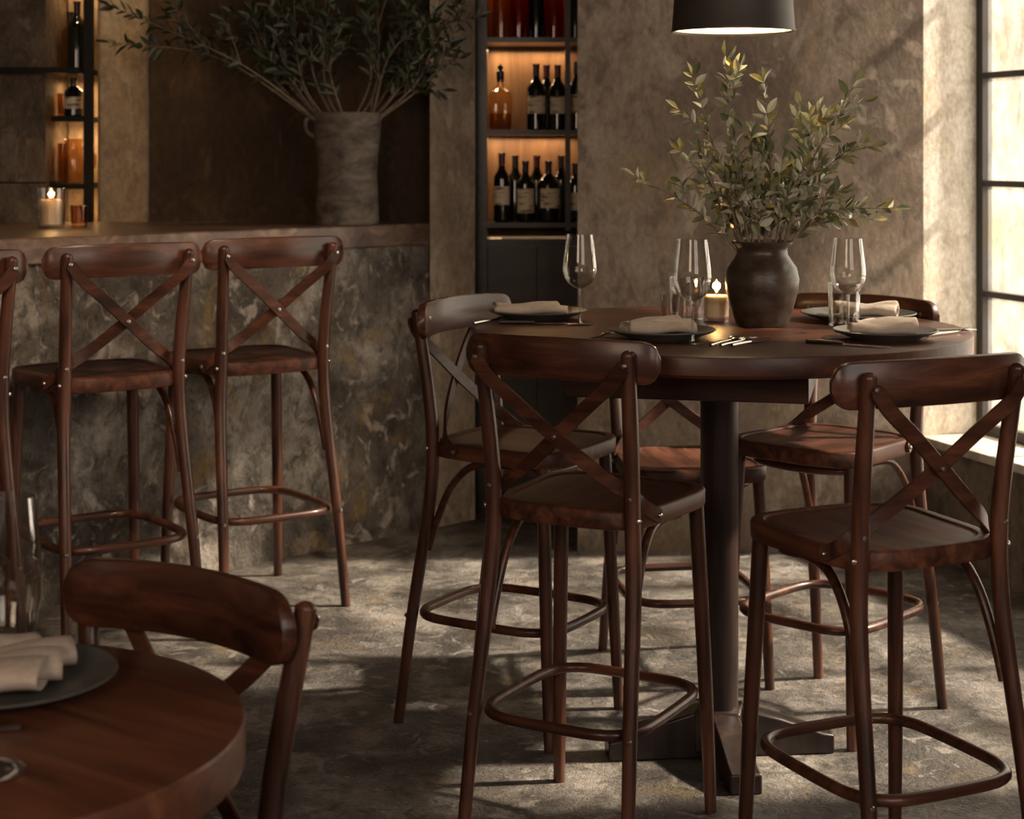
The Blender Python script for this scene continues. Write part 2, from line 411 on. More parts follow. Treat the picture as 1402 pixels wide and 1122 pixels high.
# pillar beside the bar, wall behind the bar, stone pier, lit pier
struct('pillar', MF(prism([(-.345, 7.215), (-.16, 7.40), (-.16, 8.0), (-.37, 8.0), (-.35, 7.43)], 0, CEIL)), P_PILLAR, 'pale weathered plaster pillar between bar and bottle niche')
BY = 7.37
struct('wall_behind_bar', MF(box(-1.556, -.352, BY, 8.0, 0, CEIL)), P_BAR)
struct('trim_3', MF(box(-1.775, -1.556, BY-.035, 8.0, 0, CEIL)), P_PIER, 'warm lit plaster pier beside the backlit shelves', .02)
struct('trim_4', MF(box(-3.2, -1.979, BY-.06, 8.0, 0, 1.452), box(-3.2, -1.985, BY-.07, 8.0, 1.458, 3.0), box(-3.2, -1.979, BY-.06, 8.0, 3.0, CEIL)), P_STONE, 'rough grey stone pier behind the bar')
struct('trim_5', MF(box(-1.979, -1.775, 7.66, 8.0, 0, CEIL)), P_PIER, 'warm lit back of the shelf recess')

# ------------------------------------------------------------------ bar
bar = thing('bar_counter', 'long bar with thick worn wooden top and peeling concrete front', 'bar counter', (-.345, 7.21, 0))
def bl(t, n): # local coords along the bar front from its right end
    return (-t*.70711-n*.70711, -t*.70711+n*.70711)
def clip_poly(n, e):
    x, y = bl(e, n); xe = -2.85
    return [(x, y), (xe, y+(xe-x)), (xe, BY-7.21-.002), (-.155, BY-7.21-.002), (-.06-n*.9, .155-.0)]
top = [(-.003, -.0), (-2.82, -2.82), (-2.82, .155), (-.21, .155), (-.005, .0035)]
top = [(-.002, -.004), (-2.82, -2.82), (-2.82, .098), (-.006, .098)]
obj('countertop', MF(prism(top, 1.196, 1.288)), BAR_W, bar, 'worn brown wooden top with pale front edge', .006)
bod = [(-.004, .022), (-2.80, -2.774), (-2.80, .098), (-.007, .098)]
obj('body', MF(prism(bod, 0, 1.195)), P_FRONT, bar, 'peeling grey and ochre concrete front')

# metal shelving in the recess behind the bar
sh = thing('bar_shelf', 'black metal shelf unit in the backlit recess behind the bar', 'shelf', (-1.80, 7.30, 1.288))
obj('post', MF(box(-.018, .018, -.02, .02, 0, 1.8)), BLACK, sh)
for zz, x0 in ((1.44-1.288, -.16), (1.727-1.288, -.155), (1.93-1.288, -1.2)):
    if x0 < -1: obj('shelf_board', MF(box(x0, -.018, -.09, .005, zz-.012, zz+.012), box(-.16, -.018, .005, .30, zz-.012, zz+.012)), BLACK, sh)
    else: obj('shelf_board', MF(box(x0, -.018, -.02, .30, zz-.012, zz+.012)), BLACK, sh)
for zz in (1.70, 1.90, 2.40):
    area('shelf_strip_light', (-1.87, 7.55, zz), (-1.87, 7.55, 0), .12, 1.1, (1, .6, .28), .05)
area('shelf_strip_light', (-1.87, 7.50, 1.42), (-1.87, 7.50, 0), .12, .7, (1, .55, .2), .05)

# niche with bottles
NY = 7.55
ni = thing('bottle_rack', 'tall dark bottle rack with lit wooden back in the niche', 'bottle rack', (-.155, NY, 0))
obj('back_panel', MF(box(0, .485, .36, .38, 1.24, 2.9)), NICHE, ni, 'warm lit wooden back')
obj('side_panel', MF(box(0, .045, 0, .36, 0, 2.9)), DARKCAB, ni)
obj('side_panel', MF(box(.485, .50, 0, .36, 0, 2.9)), DARKCAB, ni)
obj('upright', MF(box(.388, .412, -.015, .01, 1.24, 2.9)), DARKCAB, ni)
for zz in (1.275, 1.683, 2.09, 2.5):
    obj('shelf_board', MF(box(.045, .485, -.01, .36, zz-.022, zz)), DARKCAB, ni)
cab = obj('cupboard', MF(box(.045, .485, .02, .36, .0, 1.20)), DARKCAB, ni, 'dark lacquered lower cupboard')
obj('door', MF(box(.05, .262, .0, .02, .06, 1.17)), DARKCAB, cab); obj('door', MF(box(.268, .48, .0, .02, .06, 1.17)), DARKCAB, cab)
for zz, e in ((1.225, .16), (1.65, 1.15), (2.05, 1.15)):
    area('niche_strip_light', (.06, NY+.31, zz), (.06, NY+.31, 0), .42, e, (1, .64, .34), .04)
    area('niche_spot_light', (-.075, NY+.2, zz), (-.08, NY+.3, 0), .05, e*.6, (1, .66, .32))
area('niche_red_light', (.06, NY+.3, 2.46), (.06, NY+.3, 0), .42, .8, (1, .22, .05), .04)

def bottle(name, label, loc, h=.305, r=.037, cap=CAPS, glass=BOTTLE, paper=True, group=None, lab=(.075, .155)):
    t = thing(name, label, 'bottle', loc, random.uniform(-.4, .4)-PI/2, group)
    k = h/.305
    prof = [(.001, .004), (r*.8, 0), (r, .006), (r, .185*k), (r*.93, .2*k), (r*.55, .222*k), (.0145, .238*k), (.0135, .285*k), (.0155, .287*k), (.0155, .298*k), (.001, .2985*k)]
    obj('bottle_body', M(lathe(prof, 24)), glass, t)
    obj('capsule', M(lathe([(.0148, .245*k), (.0145, .285*k), (.0163, .287*k), (.0163, .3*k), (.001, .3012*k)], 16)), cap, t)
    if paper:
        v = []; f = []; n = 10
        for i in range(n+1):
            a = -1.15+2.3*i/n
            for z in (lab[0]*k, lab[1]*k): v.append(((r+.0008)*math.cos(a), (r+.0008)*math.sin(a), z))
        for i in range(n): f.append((2*i, 2*i+2, 2*i+3, 2*i+1))
        obj('paper_label', M((v, f)), PAPER, t, 'cream paper label with dark print')
    return t
Gb = 'bottles in the lit niche'
lo, up, hi3 = 1.275, 1.683, 2.09
bottle('wine_bottle', 'red-capped wine bottle by the post on the lower lit shelf', (-.045, NY+.09, lo), .312, .036, CAPS, group=Gb)
bottle('wine_bottle', 'second wine bottle with long cream label on the lower lit shelf', (.060, NY+.09, lo), .275, .040, CAPD, group=Gb, lab=(.045, .165))
bottle('wine_bottle', 'broad wine bottle with wide label on the lower lit shelf', (.163, NY+.09, lo), .275, .050, CAPD, group=Gb, lab=(.07, .165))
bottle('wine_bottle', 'wine bottle half hidden beyond the upright on the lower lit shelf', (.283, NY+.09, lo), .265, .036, CAPD, group=Gb, lab=(.06, .15))
for k, xx in enumerate((.015, .112, .222)):
    bottle('wine_bottle', ['dark bottle behind the first two on the lower lit shelf', 'red-capped bottle behind the second and third on the lower lit shelf', 'dark bottle in the back row beside the upright, lower lit shelf'][k], (xx, NY+.19, lo), .30, .037, CAPS if k == 1 else CAPD, group=Gb, paper=False)
bottle('wine_bottle', 'wine bottle with square label in the middle of the upper lit shelf', (.108, NY+.10, up), .30, .042, CAPD, group=Gb)
bottle('wine_bottle', 'wine bottle just before the upright on the upper lit shelf', (.204, NY+.10, up), .295, .038, CAPS, group=Gb)
bottle('wine_bottle', 'wine bottle half hidden beyond the upright on the upper lit shelf', (.290, NY+.10, up), .31, .036, CAPD, group=Gb)
bottle('wine_bottle', 'unlabelled dark bottle in the back row, upper lit shelf', (.156, NY+.19, up), .30, .037, CAPS, group=Gb, paper=False)
# square decanter
t = thing('spirit_bottle', 'square clear spirit bottle with dark stopper on the upper lit shelf', 'bottle', (-.052, NY+.11, up), 0, Gb)
def sqlathe(prof, n=4.5, seg=32):
    v, f = lathe(prof, seg); out = []
    for x, y, z in v:
        a = math.atan2(y, x); r = math.hypot(x, y); k = (abs(math.cos(a))**n+abs(math.sin(a))**n)**(-1/n) if r > .02 else 1
        out.append((x*k, y*k, z))
    return out, f
obj('bottle_body', M(sqlathe([(.001, .003), (.048, 0), (.052, .01), (.052, .15), (.045, .172), (.021, .185), (.0165, .19), (.0165, .225)])), thin_glass('pale_amber_glass', (.95, .8, .55), .06, .7, .03, 2), t)
obj('spirit', M(sqlathe([(.001, .006), (.044, .005), (.047, .012), (.047, .075), (.001, .0755)])), AMBER, t, 'amber liquid')
obj('stopper', M(lathe([(.014, .215), (.0175, .23), (.0175, .262), (.009, .268), (.014, .285), (.001, .298)], 16)), CAPD, t, 'dark stopper')
for k, xx in enumerate((-.05, .03, .11, .19, .285)):
    bottle('spirit_bottle', ['amber', 'dark red', 'tall dark', 'glowing orange-red', 'half hidden'][k]+' spirit bottle in the row on the topmost niche shelf', (xx, NY+.16, hi3), .30, .038+.004*(k % 2), CAPD, [AMBER, RED_GL, BOTTLE, RED_GL, BOTTLE][k], False, 'spirits on the topmost niche shelf')

# glassware behind the bar
bottle('spirit_bottle', 'dark bottle on the topmost shelf behind the bar', (-1.885, 7.44, 1.943), .30, .045, CAPD, BOTTLE, False, 'bottles behind the bar')
bottle('spirit_bottle', 'amber bottle beside the dark one on the topmost shelf behind the bar', (-1.935, 7.52, 1.943), .26, .04, CAPD, AMBER, False, 'bottles behind the bar')
bottle('spirit_bottle', 'stout bottle with pale label on the middle shelf behind the bar', (-1.90, 7.44, 1.74), .17, .042, CAPD, BOTTLE, True, 'bottles behind the bar', (.06, .15))
def pitcher(loc, label):
    t = thing('glass_pitcher', label, 'pitcher', loc)
    obj('pitcher_body', M(lathe([(.001, .003), (.042, 0), (.048, .01), (.05, .09), (.04, .14), (.036, .17), (.044, .19)], 24)), AMBER, t)
    obj('handle', M(tube([(.044, 0, .04), (.085, 0, .06), (.09, 0, .12), (.04, 0, .155)], .006, 8)), AMBER, t); return t
pitcher((-1.90, 7.44, 1.453), 'amber glass pitcher on the lowest shelf behind the bar')
def tumbler(loc, r, h, label, mat=GLASS_T, group=None, name='glass_tumbler'):
    o = obj(name, M(lathe([(.001, .004), (r*.88, .003), (r*.9, 0), (r*.93, .008), (r, h), (r-.0022, h+.0006), (r*.88, .014), (.001, .011)], 32)), mat)
    o.location = loc; return tag(o, label, 'glass', group)
tumbler((-1.948, 7.45, 1.74), .026, .10, 'short amber glass beside the stout bottle on the middle shelf', AMBER)
tumbler((-1.842, 7.47, 1.943), .026, .12, 'clear glass by the post on the topmost shelf behind the bar')
tumbler((-1.953, 7.46, 1.453), .022, .17, 'slim clear glass beside the amber pitcher on the shelf', AMBER)

# ------------------------------------------------------------------ candles
def candle(loc, r, h, wr, wh, la, lb, power):
    tumbler(loc, r, h, la, GLASS_T, None, 'candle_jar')
    c = thing('candle', lb, 'candle', (loc[0], loc[1], loc[2]+.0135))
    obj('wax', M(lathe([(.001, 0), (wr, 0), (wr, wh-.004), (wr-.004, wh), (wr*.6, wh-.003), (.001, wh-.004)], 24)), WAX, c)
    obj('wick', M(tube([(0, 0, wh-.006), (.0006, 0, wh+.004), (.001, 0, wh+.010)], .0012, 6)), BLACK, c)
    k = min(wr/.033, 1)
    obj('flame', M(lathe([(.0005, wh+.006), (.0045*k, wh+.013), (.0055*k, wh+.019), (.0035*k, wh+.03*k), (.0004, wh+.044*k)], 12)), FLAME, c)
    d = bpy.data.lights.new('candle_light', 'POINT'); o = bpy.data.objects.new('candle_light', d); C.objects.link(o)
    d.energy = power; d.color = (1, .55, .2); d.shadow_soft_size = .012
    o.location = (loc[0], loc[1], loc[2]+.0135+wh+.022)
TZ = 1.12
candle((.560, 4.70, TZ), .037, .108, .0335, .058, 'small glass candle jar beside the round clay vase', 'lit cream candle in the jar beside the clay vase', 1.6)
candle((-1.807, 6.73, 1.288), .057, .155, .042, .098, 'glass candle jar at the end of the bar top', 'lit cream pillar candle in the jar on the bar', 1.1)
tumbler((-1.715, 6.80, 1.288), .034, .085, 'amber tumbler beside the candle jar on the bar', AMBER)

# ------------------------------------------------------------------ stools
def seat_outline(sw_b, sw_f, hd, n=4.6, seg=56, inset=0.0):
    pts = []
    for k in range(seg):
        a = 2*PI*k/seg; c, s = math.cos(a), math.sin(a)
        x = math.copysign(abs(c)**(2/n), c); y = math.copysign(abs(s)**(2/n), s)
        t = (y+1)/2; wdt = sw_b+(sw_f-sw_b)*t
        bow = .012*(1-x*x)*(1 if y > 0 else .4)*abs(y)**2*math.copysign(1, y)
        X, Y = x*wdt, y*hd+bow
        L = math.hypot(X, Y); kk = (L-inset)/L
        pts.append((X*kk, Y*kk))
    return pts
def bolt_mb(p, n, r=.0065):
    n = Vector(n).normalized(); q = n.to_track_quat('Z', 'Y')
    v, f = lathe([(r, -.003), (r, .001), (r*.8, .0028), (r*.35, .0036), (.0002, .0036)], 10)
    return [Vector(p)+q @ Vector(a) for a in v], f
def make_stool(name, label, cat, SH, TH, ring_z, rail_h=.095, group=None, wf=1.0, rail_l=.243, po=0):
    t = thing(name, label, cat, (0, 0, 0), 0, group)
    obj_ = globals()['obj']
    def obj(n_, mb_, *a):
        if wf != 1: mb_.v = [(p[0]*wf, p[1], p[2]) for p in mb_.v]
        return obj_(n_, mb_, *a)
    loops = [(.012, -.045), (.002, -.042), (0, -.036), (0, -.007), (.003, -.002), (.008, 0), (.028, 0), (.032, -.0035), (.036, -.0045), (.042, -.0035), (.10, -.006)]
    v = []; f = []; seg = 56
    for ins, z in loops: v += [(x, y, SH+z) for x, y in seat_outline(.192, .222, .212, seg=seg, inset=ins)]
    for i in range(len(loops)-1):
        for k in range(seg):
            k2 = (k+1) % seg; f.append((i*seg+k, i*seg+k2, (i+1)*seg+k2, (i+1)*seg+k))
    f.append(tuple(range(seg))[::-1]); f.append(tuple(range((len(loops)-1)*seg, len(loops)*seg)))
    obj('seat', M((v, f)), W_Y, t)
    for s in (-1, 1):
        sp = SH/.785
        P = [(.207*s, -.185-.10*sp, 0), (.196*s, -.185-.062*sp, SH*.38), (.182*s, -.198, SH-.17), (.176*s, -.192, SH), (.179*s, -.204, SH+.14), ((.187+po)*s, -.236, TH-.032)]
        obj('back_post', M(tube(P, [.0145, .0165, .0185, .019, .0185, .0165], 14), ball(((.187+po)*s, -.236, TH-.034), .0163, 12, (1, 1, .8))), W_Z, t)
        obj('leg', M(tube([(.205*s, .192, 0), (.196*s, .178, SH*.4), (.180*s, .158, SH-.03)], [.0145, .0175, .0185], 14)), W_Z, t)
    ring = []
    for k in range(28):
        a = 2*PI*k/28; c, q = math.cos(a), math.sin(a); n = 4.2
        x = math.copysign(abs(c)**(2/n), c); y = math.copysign(abs(q)**(2/n), q)
        ring.append((x*.199, y*.222-.034, ring_z))
    obj('foot_ring', M(tube(ring, .0128, 10, True, 3)), W_X, t)
    half = [(.178, -.205, SH-.30), (.176, -.178, SH-.22), (.172, -.135, SH-.125), (.168, -.075, SH-.065), (.166, .0, SH-.050), (.163, .08, SH-.056), (.140, .128, SH-.064), (.07, .146, SH-.068)]
    hoop = half+[(0, .15, SH-.069)]+[(-x, y, z) for x, y, z in half[::-1]]
    obj('hoop_brace', M(tube(hoop, .0108, 10, False, 4)), W_X, t)
    # curved back rail
    v = []; f = []; nu = 44; L = rail_l; hh = rail_h/2; zc = TH-hh; R = hh*.80
    ns = 12
    for i in range(nu+1):
        u = -L+2*L*i/nu
        if i in (0, nu): u *= .9995
        au = abs(u); h = hh
        if au > L-R: h = hh-R+math.sqrt(max(R*R-(au-(L-R))**2, 0)); h = max(h, .004)
        y = -.2385+.052*(u/L)**2; slope = 2*.052*u/L/L
        nx, ny = -slope, 1; q = math.hypot(nx, ny); nx /= q; ny /= q
        drop = .006*(u/L)**2
        th = .0115
        e = min(.004, h*.5)
        sec = [(-th, -h+e), (-th*.85, -h+e*.25), (-th*.55, -h), (th*.55, -h), (th*.85, -h+e*.25), (th, -h+e), (th, h-e), (th*.85, h-e*.25), (th*.55, h), (-th*.55, h), (-th*.85, h-e*.25), (-th, h-e)]
        for a, b in sec: v.append((u+nx*a, y+ny*a, zc+b-drop))
    for i in range(nu):
        for k in range(ns):
            k2 = (k+1) % ns; f.append((i*ns+k, (i+1)*ns+k, (i+1)*ns+k2, i*ns+k2))
    f.append(tuple(range(ns))); f.append(tuple(range(nu*ns, (nu+1)*ns))[::-1])
    obj('back_rail', M((v, f)), W_X, t)
    H = TH-SH
    for s in (-1, 1):
        oy = 0 if s > 0 else .0095
        P = [(-(.187+po)*s, -.2575, TH-.052), (-.155*s, -.258+oy*.3, TH-.095), (-.085*s, -.247+oy, SH+H*.60), (0, -.226+oy, SH+H*.41), (.09*s, -.196+oy, SH+H*.215), (.155*s, -.166, SH+.035), (.186*s, -.143, SH+.002), (.2035*s, -.098, SH-.024)]
        Hn = [(0, -1, 0)]*4+[(.15*s, -1, 0), (.5*s, -.9, .1), (.9*s, -.5, .1), (1*s, -.12, 0)]
        obj('cross_band', M(band(P, Hn, .0165, .0042)), W_X, t)
    bm = [(((.187+po)*s, -.2622, TH-.054), (0, -1, 0)) for s in (-1, 1)]+[((0, -.2312, SH+H*.41), (0, -1, 0))]
    for s in (-1, 1): bm += [((.207*s, -.108, SH-.019), (s, -.1, 0)), ((.195*s, -.199, SH-.018), (.6*s, -.8, 0)), ((.178*s, -.2095, SH+.03), (0, -1, 0)), ((.200*s, -.185-.062*SH/.785-.0165, ring_z), (0, -1, 0)), ((.186*s, -.1965, TH-.045), (0, 1, 0))][:4 if SH < .5 else 5]
    for p, n in bm: obj('bolt', M(bolt_mb(p, n)), STEEL, t, 'small steel bolt')
    return t
R = math.radians
Gt, Gbs = 'wooden stools around the round high table', 'wooden stools along the bar'
stool = make_stool('bar_stool', 'dark wooden cross-back stool in front of the table, its rail overlapping the napkin plate', 'bar stool', .785, 1.17, .30, group=Gt)
stool.location = (.205, 4.05, 0); stool.rotation_euler.z = R(-29)
dup(stool, (.772, 3.67, 0), R(25), 'dark wooden cross-back stool facing the table, standing nearest the window side of the picture', Gt)
dup(stool, (.035, 4.80, 0), R(-120), 'wooden stool seen sideways at the round table, near the pale pillar', Gt)
dup(stool, (.88, 4.82, 0), R(137), 'wooden stool facing the camera at the round table, by the window corner', Gt)
dup(stool, (-1.375, 5.69, 0), R(36), 'wooden cross-back stool in the middle of the row at the bar, below the candle', Gbs, 1.105)
dup(stool, (-.945, 6.12, 0), R(34), 'wooden cross-back stool at the pillar end of the bar, below the big urn', Gbs, 1.105)
dup(stool, (-1.83, 5.26, 0), R(37), 'bar stool cut off by the picture edge, only its rail end and post showing', Gbs, 1.105)
low = make_stool('counter_stool', 'lower cross-back stool tucked under the far side of the round high table', 'counter stool', .655, 1.0, .26)
low.location = (.53, 5.22, 0); low.rotation_euler.z = R(-172)
ch = make_stool('dining_chair', 'cross-back chair behind the round dining table with plate, rail close to the camera', 'chair', .45, .885, .20, .118, None, 1.18, .216, .022)
ch.location = (-.665, 2.68, 0); ch.rotation_euler.z = R(147)

# ------------------------------------------------------------------ round high table
def disc(r, z0, z1, seg=96):
    return lathe([(.001, z0), (r-.008, z0), (r, z0+.008), (r, z1-.007), (r-.002, z1-.002), (r-.007, z1), (.001, z1)], seg)
tb = thing('high_table', 'round dark wooden high table set with plates, glasses and a clay vase', 'table', (.546, 4.52, 0), R(-12.5))
obj('tabletop', M(disc(.648, TZ-.052, TZ)), T_X, tb)
obj('apron', MF(box(-.36, .247, -.31, .31, TZ-.150, TZ-.053)), T_X, tb, 'rectangular apron box', .004)
obj('column', M(lathe([(.052, .06), (.05, .12), (.05, TZ-.2), (.058, TZ-.17), (.058, TZ-.15)], 32, open_=False)), T_Z, tb)
obj('base_block', MF(box(-.06, .06, -.06, .06, .015, .125)), T_Z, tb, None, .006)
for k in range(4):
    a = R(k*90-84+12.5)
    dx, dy = math.cos(a), math.sin(a); px, py = -dy, dx
    v = []
    for (q, zt, hw) in ((.05, .125, .036), (.16, .095, .038), (.27, .055, .04), (.30, .05, .04)):
        v += [(dx*q-px*hw, dy*q-py*hw, .0), (dx*q+px*hw, dy*q+py*hw, .0), (dx*q+px*hw, dy*q+py*hw, zt), (dx*q-px*hw, dy*q-py*hw, zt)]
    f = [(0, 1, 2, 3), (15, 14, 13, 12)]
    for i in range(3):
        for j in range(4): f.append((i*4+j, i*4+4+j, i*4+4+(j+1) % 4, i*4+(j+1) % 4))
    obj('foot', MF((v, [q[::-1] for q in f])), T_Z, tb, None, .005)

# ------------------------------------------------------------------ dining table near the camera
DZ = .75
dt = thing('dining_table', 'round reddish wooden dining table cut by the picture edge', 'table', (-.835, 2.478, 0), R(-35))
obj('tabletop', M(disc(.445, DZ-.075, DZ)), D_X, dt)
obj('column', M(lathe([(.05, .05), (.045, .2), (.045, DZ-.075)], 24, open_=False)), T_Z, dt)
for k in range(4):
    o = obj('foot', MF(box(-.03, .03, .03, .30, 0, .06)), T_Z, dt, None, .01); o.rotation_euler.z = k*PI/2

# ------------------------------------------------------------------ tableware
def plate(loc, r, label, group):
    o = obj('plate', M(lathe([(.001, .004), (r*.55, .004), (r*.6, 0), (r*.64, .003), (r*.9, .015), (r*.995, .021), (r, .023), (r*.985, .0245), (r*.88, .019), (r*.66, .0095), (.001, .008)], 56)), PLATE)
    o.location = loc; return tag(o, label, 'plate', group)
def napkin(loc, rz, L, W, label, seed, flat=False, strips=3, puff=1.3):
    """folded linen napkin: loosely rolled and flattened strips of cloth, fanned out over each other"""
    rnd = random.Random(seed); v = []; f = []
    for q in range(strips):
        t = q/(strips-1) if strips > 1 else .5
        yc = (t-.5)*W*.62; ang = (t-.5)*.7+rnd.uniform(-.15, .15); ww = W*rnd.uniform(.42, .55)/2
        hh = (.0095 if flat else .0135)*rnd.uniform(.85, 1.2)*puff; lift = .0012+.004*(q % 2)
        x0, x1 = -L/2*rnd.uniform(.8, 1), L/2*rnd.uniform(.75, 1); p1, p2 = rnd.uniform(0, 6), rnd.uniform(0, 6)
        nu, ns = 22, 26; b = len(v)
        for i in range(nu+1):
            u = i/nu; x = x0+(x1-x0)*u
            pinch = 1-.22*math.exp(-((u-.5)/.16)**2); flare = 1+.25*(u-.5)
            for j in range(ns+1):
                a = -.5+2*PI*1.35*j/ns; sh_ = 1-.42*j/ns
                yy = math.cos(a)*ww*sh_*flare*pinch; zz = math.sin(a)*hh*sh_*(1+.18*math.sin(5*u+p1))
                zz += hh*.12*math.sin(9*u+p2+3*j/ns)
                yl = yc+yy+.010*math.sin(3.2*u+p1); 
                X = x*math.cos(ang)-yl*math.sin(ang)*.6; Y = x*math.sin(ang)*.55+yl
                v.append((X, Y, max(zz+hh*1.02+lift, .0016+.0006*sh_)))
        for i in range(nu):
            for j in range(ns):
                k = b+i*(ns+1)+j; f.append((k, k+1, k+ns+2, k+ns+1))
    o = obj('napkin', M((v, f)), CLOTH); o.location = loc; o.rotation_euler = (0, 0, rz)
    m = o.modifiers.new('thickness', 'SOLIDIFY'); m.thickness = .0018; m.offset = 0
    return tag(o, label, 'napkin', 'folded linen napkins')
Gp = 'plates on the round high table'
plate((.374, 4.27, TZ), .133, 'grey plate before the candle, next to the rail of the foremost stool', Gp)
plate((.072, 4.79, TZ), .138, 'grey plate at the far end of the high table, by the pillar-side stool', Gp)
plate((.952, 4.72, TZ), .158, 'larger grey plate behind the vase toward the window corner', Gp)
plate((.925, 4.255, TZ), .129, 'grey plate near the table rim on the window side, in front of the larger plate', Gp)
napkin((.372, 4.275, TZ+.0095), .25, .19, .13, 'rolled linen napkin on the plate before the candle', 3)
napkin((.06, 4.80, TZ+.0095), .1, .215, .12, 'flat linen napkin on the plate at the pillar-side stool', 5, True, 2)
napkin((.985, 4.72, TZ+.0095), -.1, .19, .14, 'linen napkin on the larger plate behind the vase', 7)
napkin((.925, 4.26, TZ+.0095), .12, .19, .12, 'linen napkin on the front plate at the window side', 9)

def wine_glass(loc, k, label, group='wine glasses on the high table'):
    t = thing('wine_glass', label, 'wine glass', loc, 0, group)
    obj('glass_bowl', M(lathe([(.004*k, .098*k), (.016*k, .102*k), (.032*k, .113*k), (.043*k, .130*k), (.047*k, .150*k), (.0455*k, .175*k), (.041*k, .21*k), (.0365*k, .246*k), (.0358*k, .2465*k), (.0402*k, .21*k), (.0445*k, .175*k), (.046*k, .150*k), (.042*k, .131*k), (.0315*k, .1145*k), (.015*k, .104*k), (.001, .1025*k)], 40)), GLASS, t)
    obj('stem', M(lathe([(.006*k, .004*k), (.004*k, .012*k), (.0033*k, .03*k), (.0033*k, .085*k), (.005*k, .099*k)], 14)), STEM_GL, t)
    obj('glass_foot', M(lathe([(.001, 0), (.036*k, 0), (.0365*k, .0015), (.034*k, .0028), (.006*k, .0055*k)], 36)), STEM_GL, t)
    return t
wine_glass((.182, 4.60, TZ), .985, 'wine glass by the pillar-side plate, in front of the dark niche')
wine_glass((.437, 4.16, TZ), 1.02, 'wine glass at the table edge in front of the candle')
wine_glass((.863, 4.41, TZ), .98, 'wine glass between the two plates on the window side')
tumbler((.874, 4.515, TZ), .043, .118, 'clear tumbler behind the wine glass on the window side')
tumbler((.488, 4.78, TZ), .050, .115, 'wide clear tumbler behind the candle')
tumbler((.430, 4.68, TZ), .026, .075, 'small clear tumbler in front of the wide tumbler')

def knife(loc, rz, label, group='cutlery on the high table', L=.21):
    t = thing('table_knife', label, 'knife', loc, rz, group)
    obj('handle', M(tube([(-L*.5, 0, .005), (-L*.3, 0, .0055), (-L*.04, 0, .005)], [.005, .0055, .004], 8)), SILVER, t)
    v = []; f = []
    for x, y0, y1 in ((-.05, -.004, .004), (0, -.009, .007), (.25, -.010, .008), (.42, -.006, .008), (.5, .005, .008)):
        v += [(x*L, y0, .003), (x*L, y1, .0025), (x*L, y1, .0045), (x*L, y0, .0035)]
    for i in range(4):
        for j in range(4): f.append((i*4+j, i*4+(j+1) % 4, i*4+4+(j+1) % 4, i*4+4+j))
    f += [(3, 2, 1, 0), (16, 17, 18, 19)]
    obj('blade', M((v, f)), SILVER, t); return t
def fork(loc, rz, label, group='cutlery on the high table', L=.195):
    t = thing('table_fork', label, 'fork', loc, rz, group)
    obj('handle', M(tube([(-L*.5, 0, .004), (-L*.3, 0, .005), (L*.1, 0, .005), (L*.2, 0, .008)], [.0052, .0045, .0028, .0035], 8)), SILVER, t)
    parts = [tube([(L*.19, 0, .008), (L*.26, y*.6, .0085), (L*.32, y, .007), (L*.5, y, .0065)], [.003, .0022, .0016, .001], 6) for y in (-.009, -.003, .003, .009)]
    obj('tines', M(*parts), SILVER, t); return t
def spoon(loc, rz, label, group='cutlery on the high table', L=.18):
    t = thing('table_spoon', label, 'spoon', loc, rz, group)
    obj('handle', M(tube([(-L*.5, 0, .004), (-L*.2, 0, .006), (L*.2, 0, .006)], [.0052, .004, .003], 8)), SILVER, t)
    obj('spoon_bowl', M(ball((L*.36, 0, .0065), .02, 14, (1.35, .85, .3))), SILVER, t); return t
spoon((.515, 4.15, TZ), R(60), 'spoon in the cutlery trio before the clay vase')
fork((.545, 4.15, TZ), R(58), 'fork lying between spoon and knife before the clay vase')
knife((.580, 4.15, TZ), R(55), 'knife at the vase end of the cutlery trio before the vase')
knife((.80, 4.10, TZ), R(-34), 'knife along the table rim in front of the window-side plate')
fork((1.115, 4.36, TZ), R(40), 'fork beyond the window-side plate at the table rim')
knife((1.095, 4.45, TZ), R(15), 'knife behind the rim fork near the window side')
knife((.07, 4.615, TZ), R(-2), 'knife lying in front of the pillar-side plate')
fork((-.055, 4.68, TZ), R(60), 'fork beside the pillar-side plate at the table rim')
fork((.215, 4.26, TZ), R(66), 'fork behind the rail of the foremost stool, beside the napkin plate')

# near table setting
plate((-.790, 2.665, DZ), .175, 'large grey plate on the dining table near the camera', 'plate on the dining table')
napkin((-.825, 2.655, DZ+.0105), .3, .30, .20, 'crumpled linen napkin on the large plate near the camera', 21, False, 4, 1.7)
o = obj('stemless_glass', M(lathe([(.001, .004), (.03, .0), (.036, .004), (.048, .04), (.057, .09), (.0575, .13), (.052, .19), (.045, .255), (.0442, .2555), (.051, .19), (.056, .13), (.0555, .09), (.046, .042), (.03, .014), (.001, .012)], 40)), GLASS_T)
o.location = (-.845, 2.872, DZ); tag(o, 'tall blurred stemless glass behind the large plate on the dining table', 'glass')
o = obj('glass_saucer', M(lathe([(.001, .002), (.03, 0), (.048, .004), (.049, .006), (.046, .0065), (.03, .003), (.001, .004)], 32)), GLASS_T)
o.location = (-.70, 2.29, DZ); tag(o, 'small glass saucer at the picture edge on the dining table', 'saucer')
fork((-.80, 2.44, DZ), R(15), 'fork on the dining table between plate and saucer', 'cutlery on the dining table')

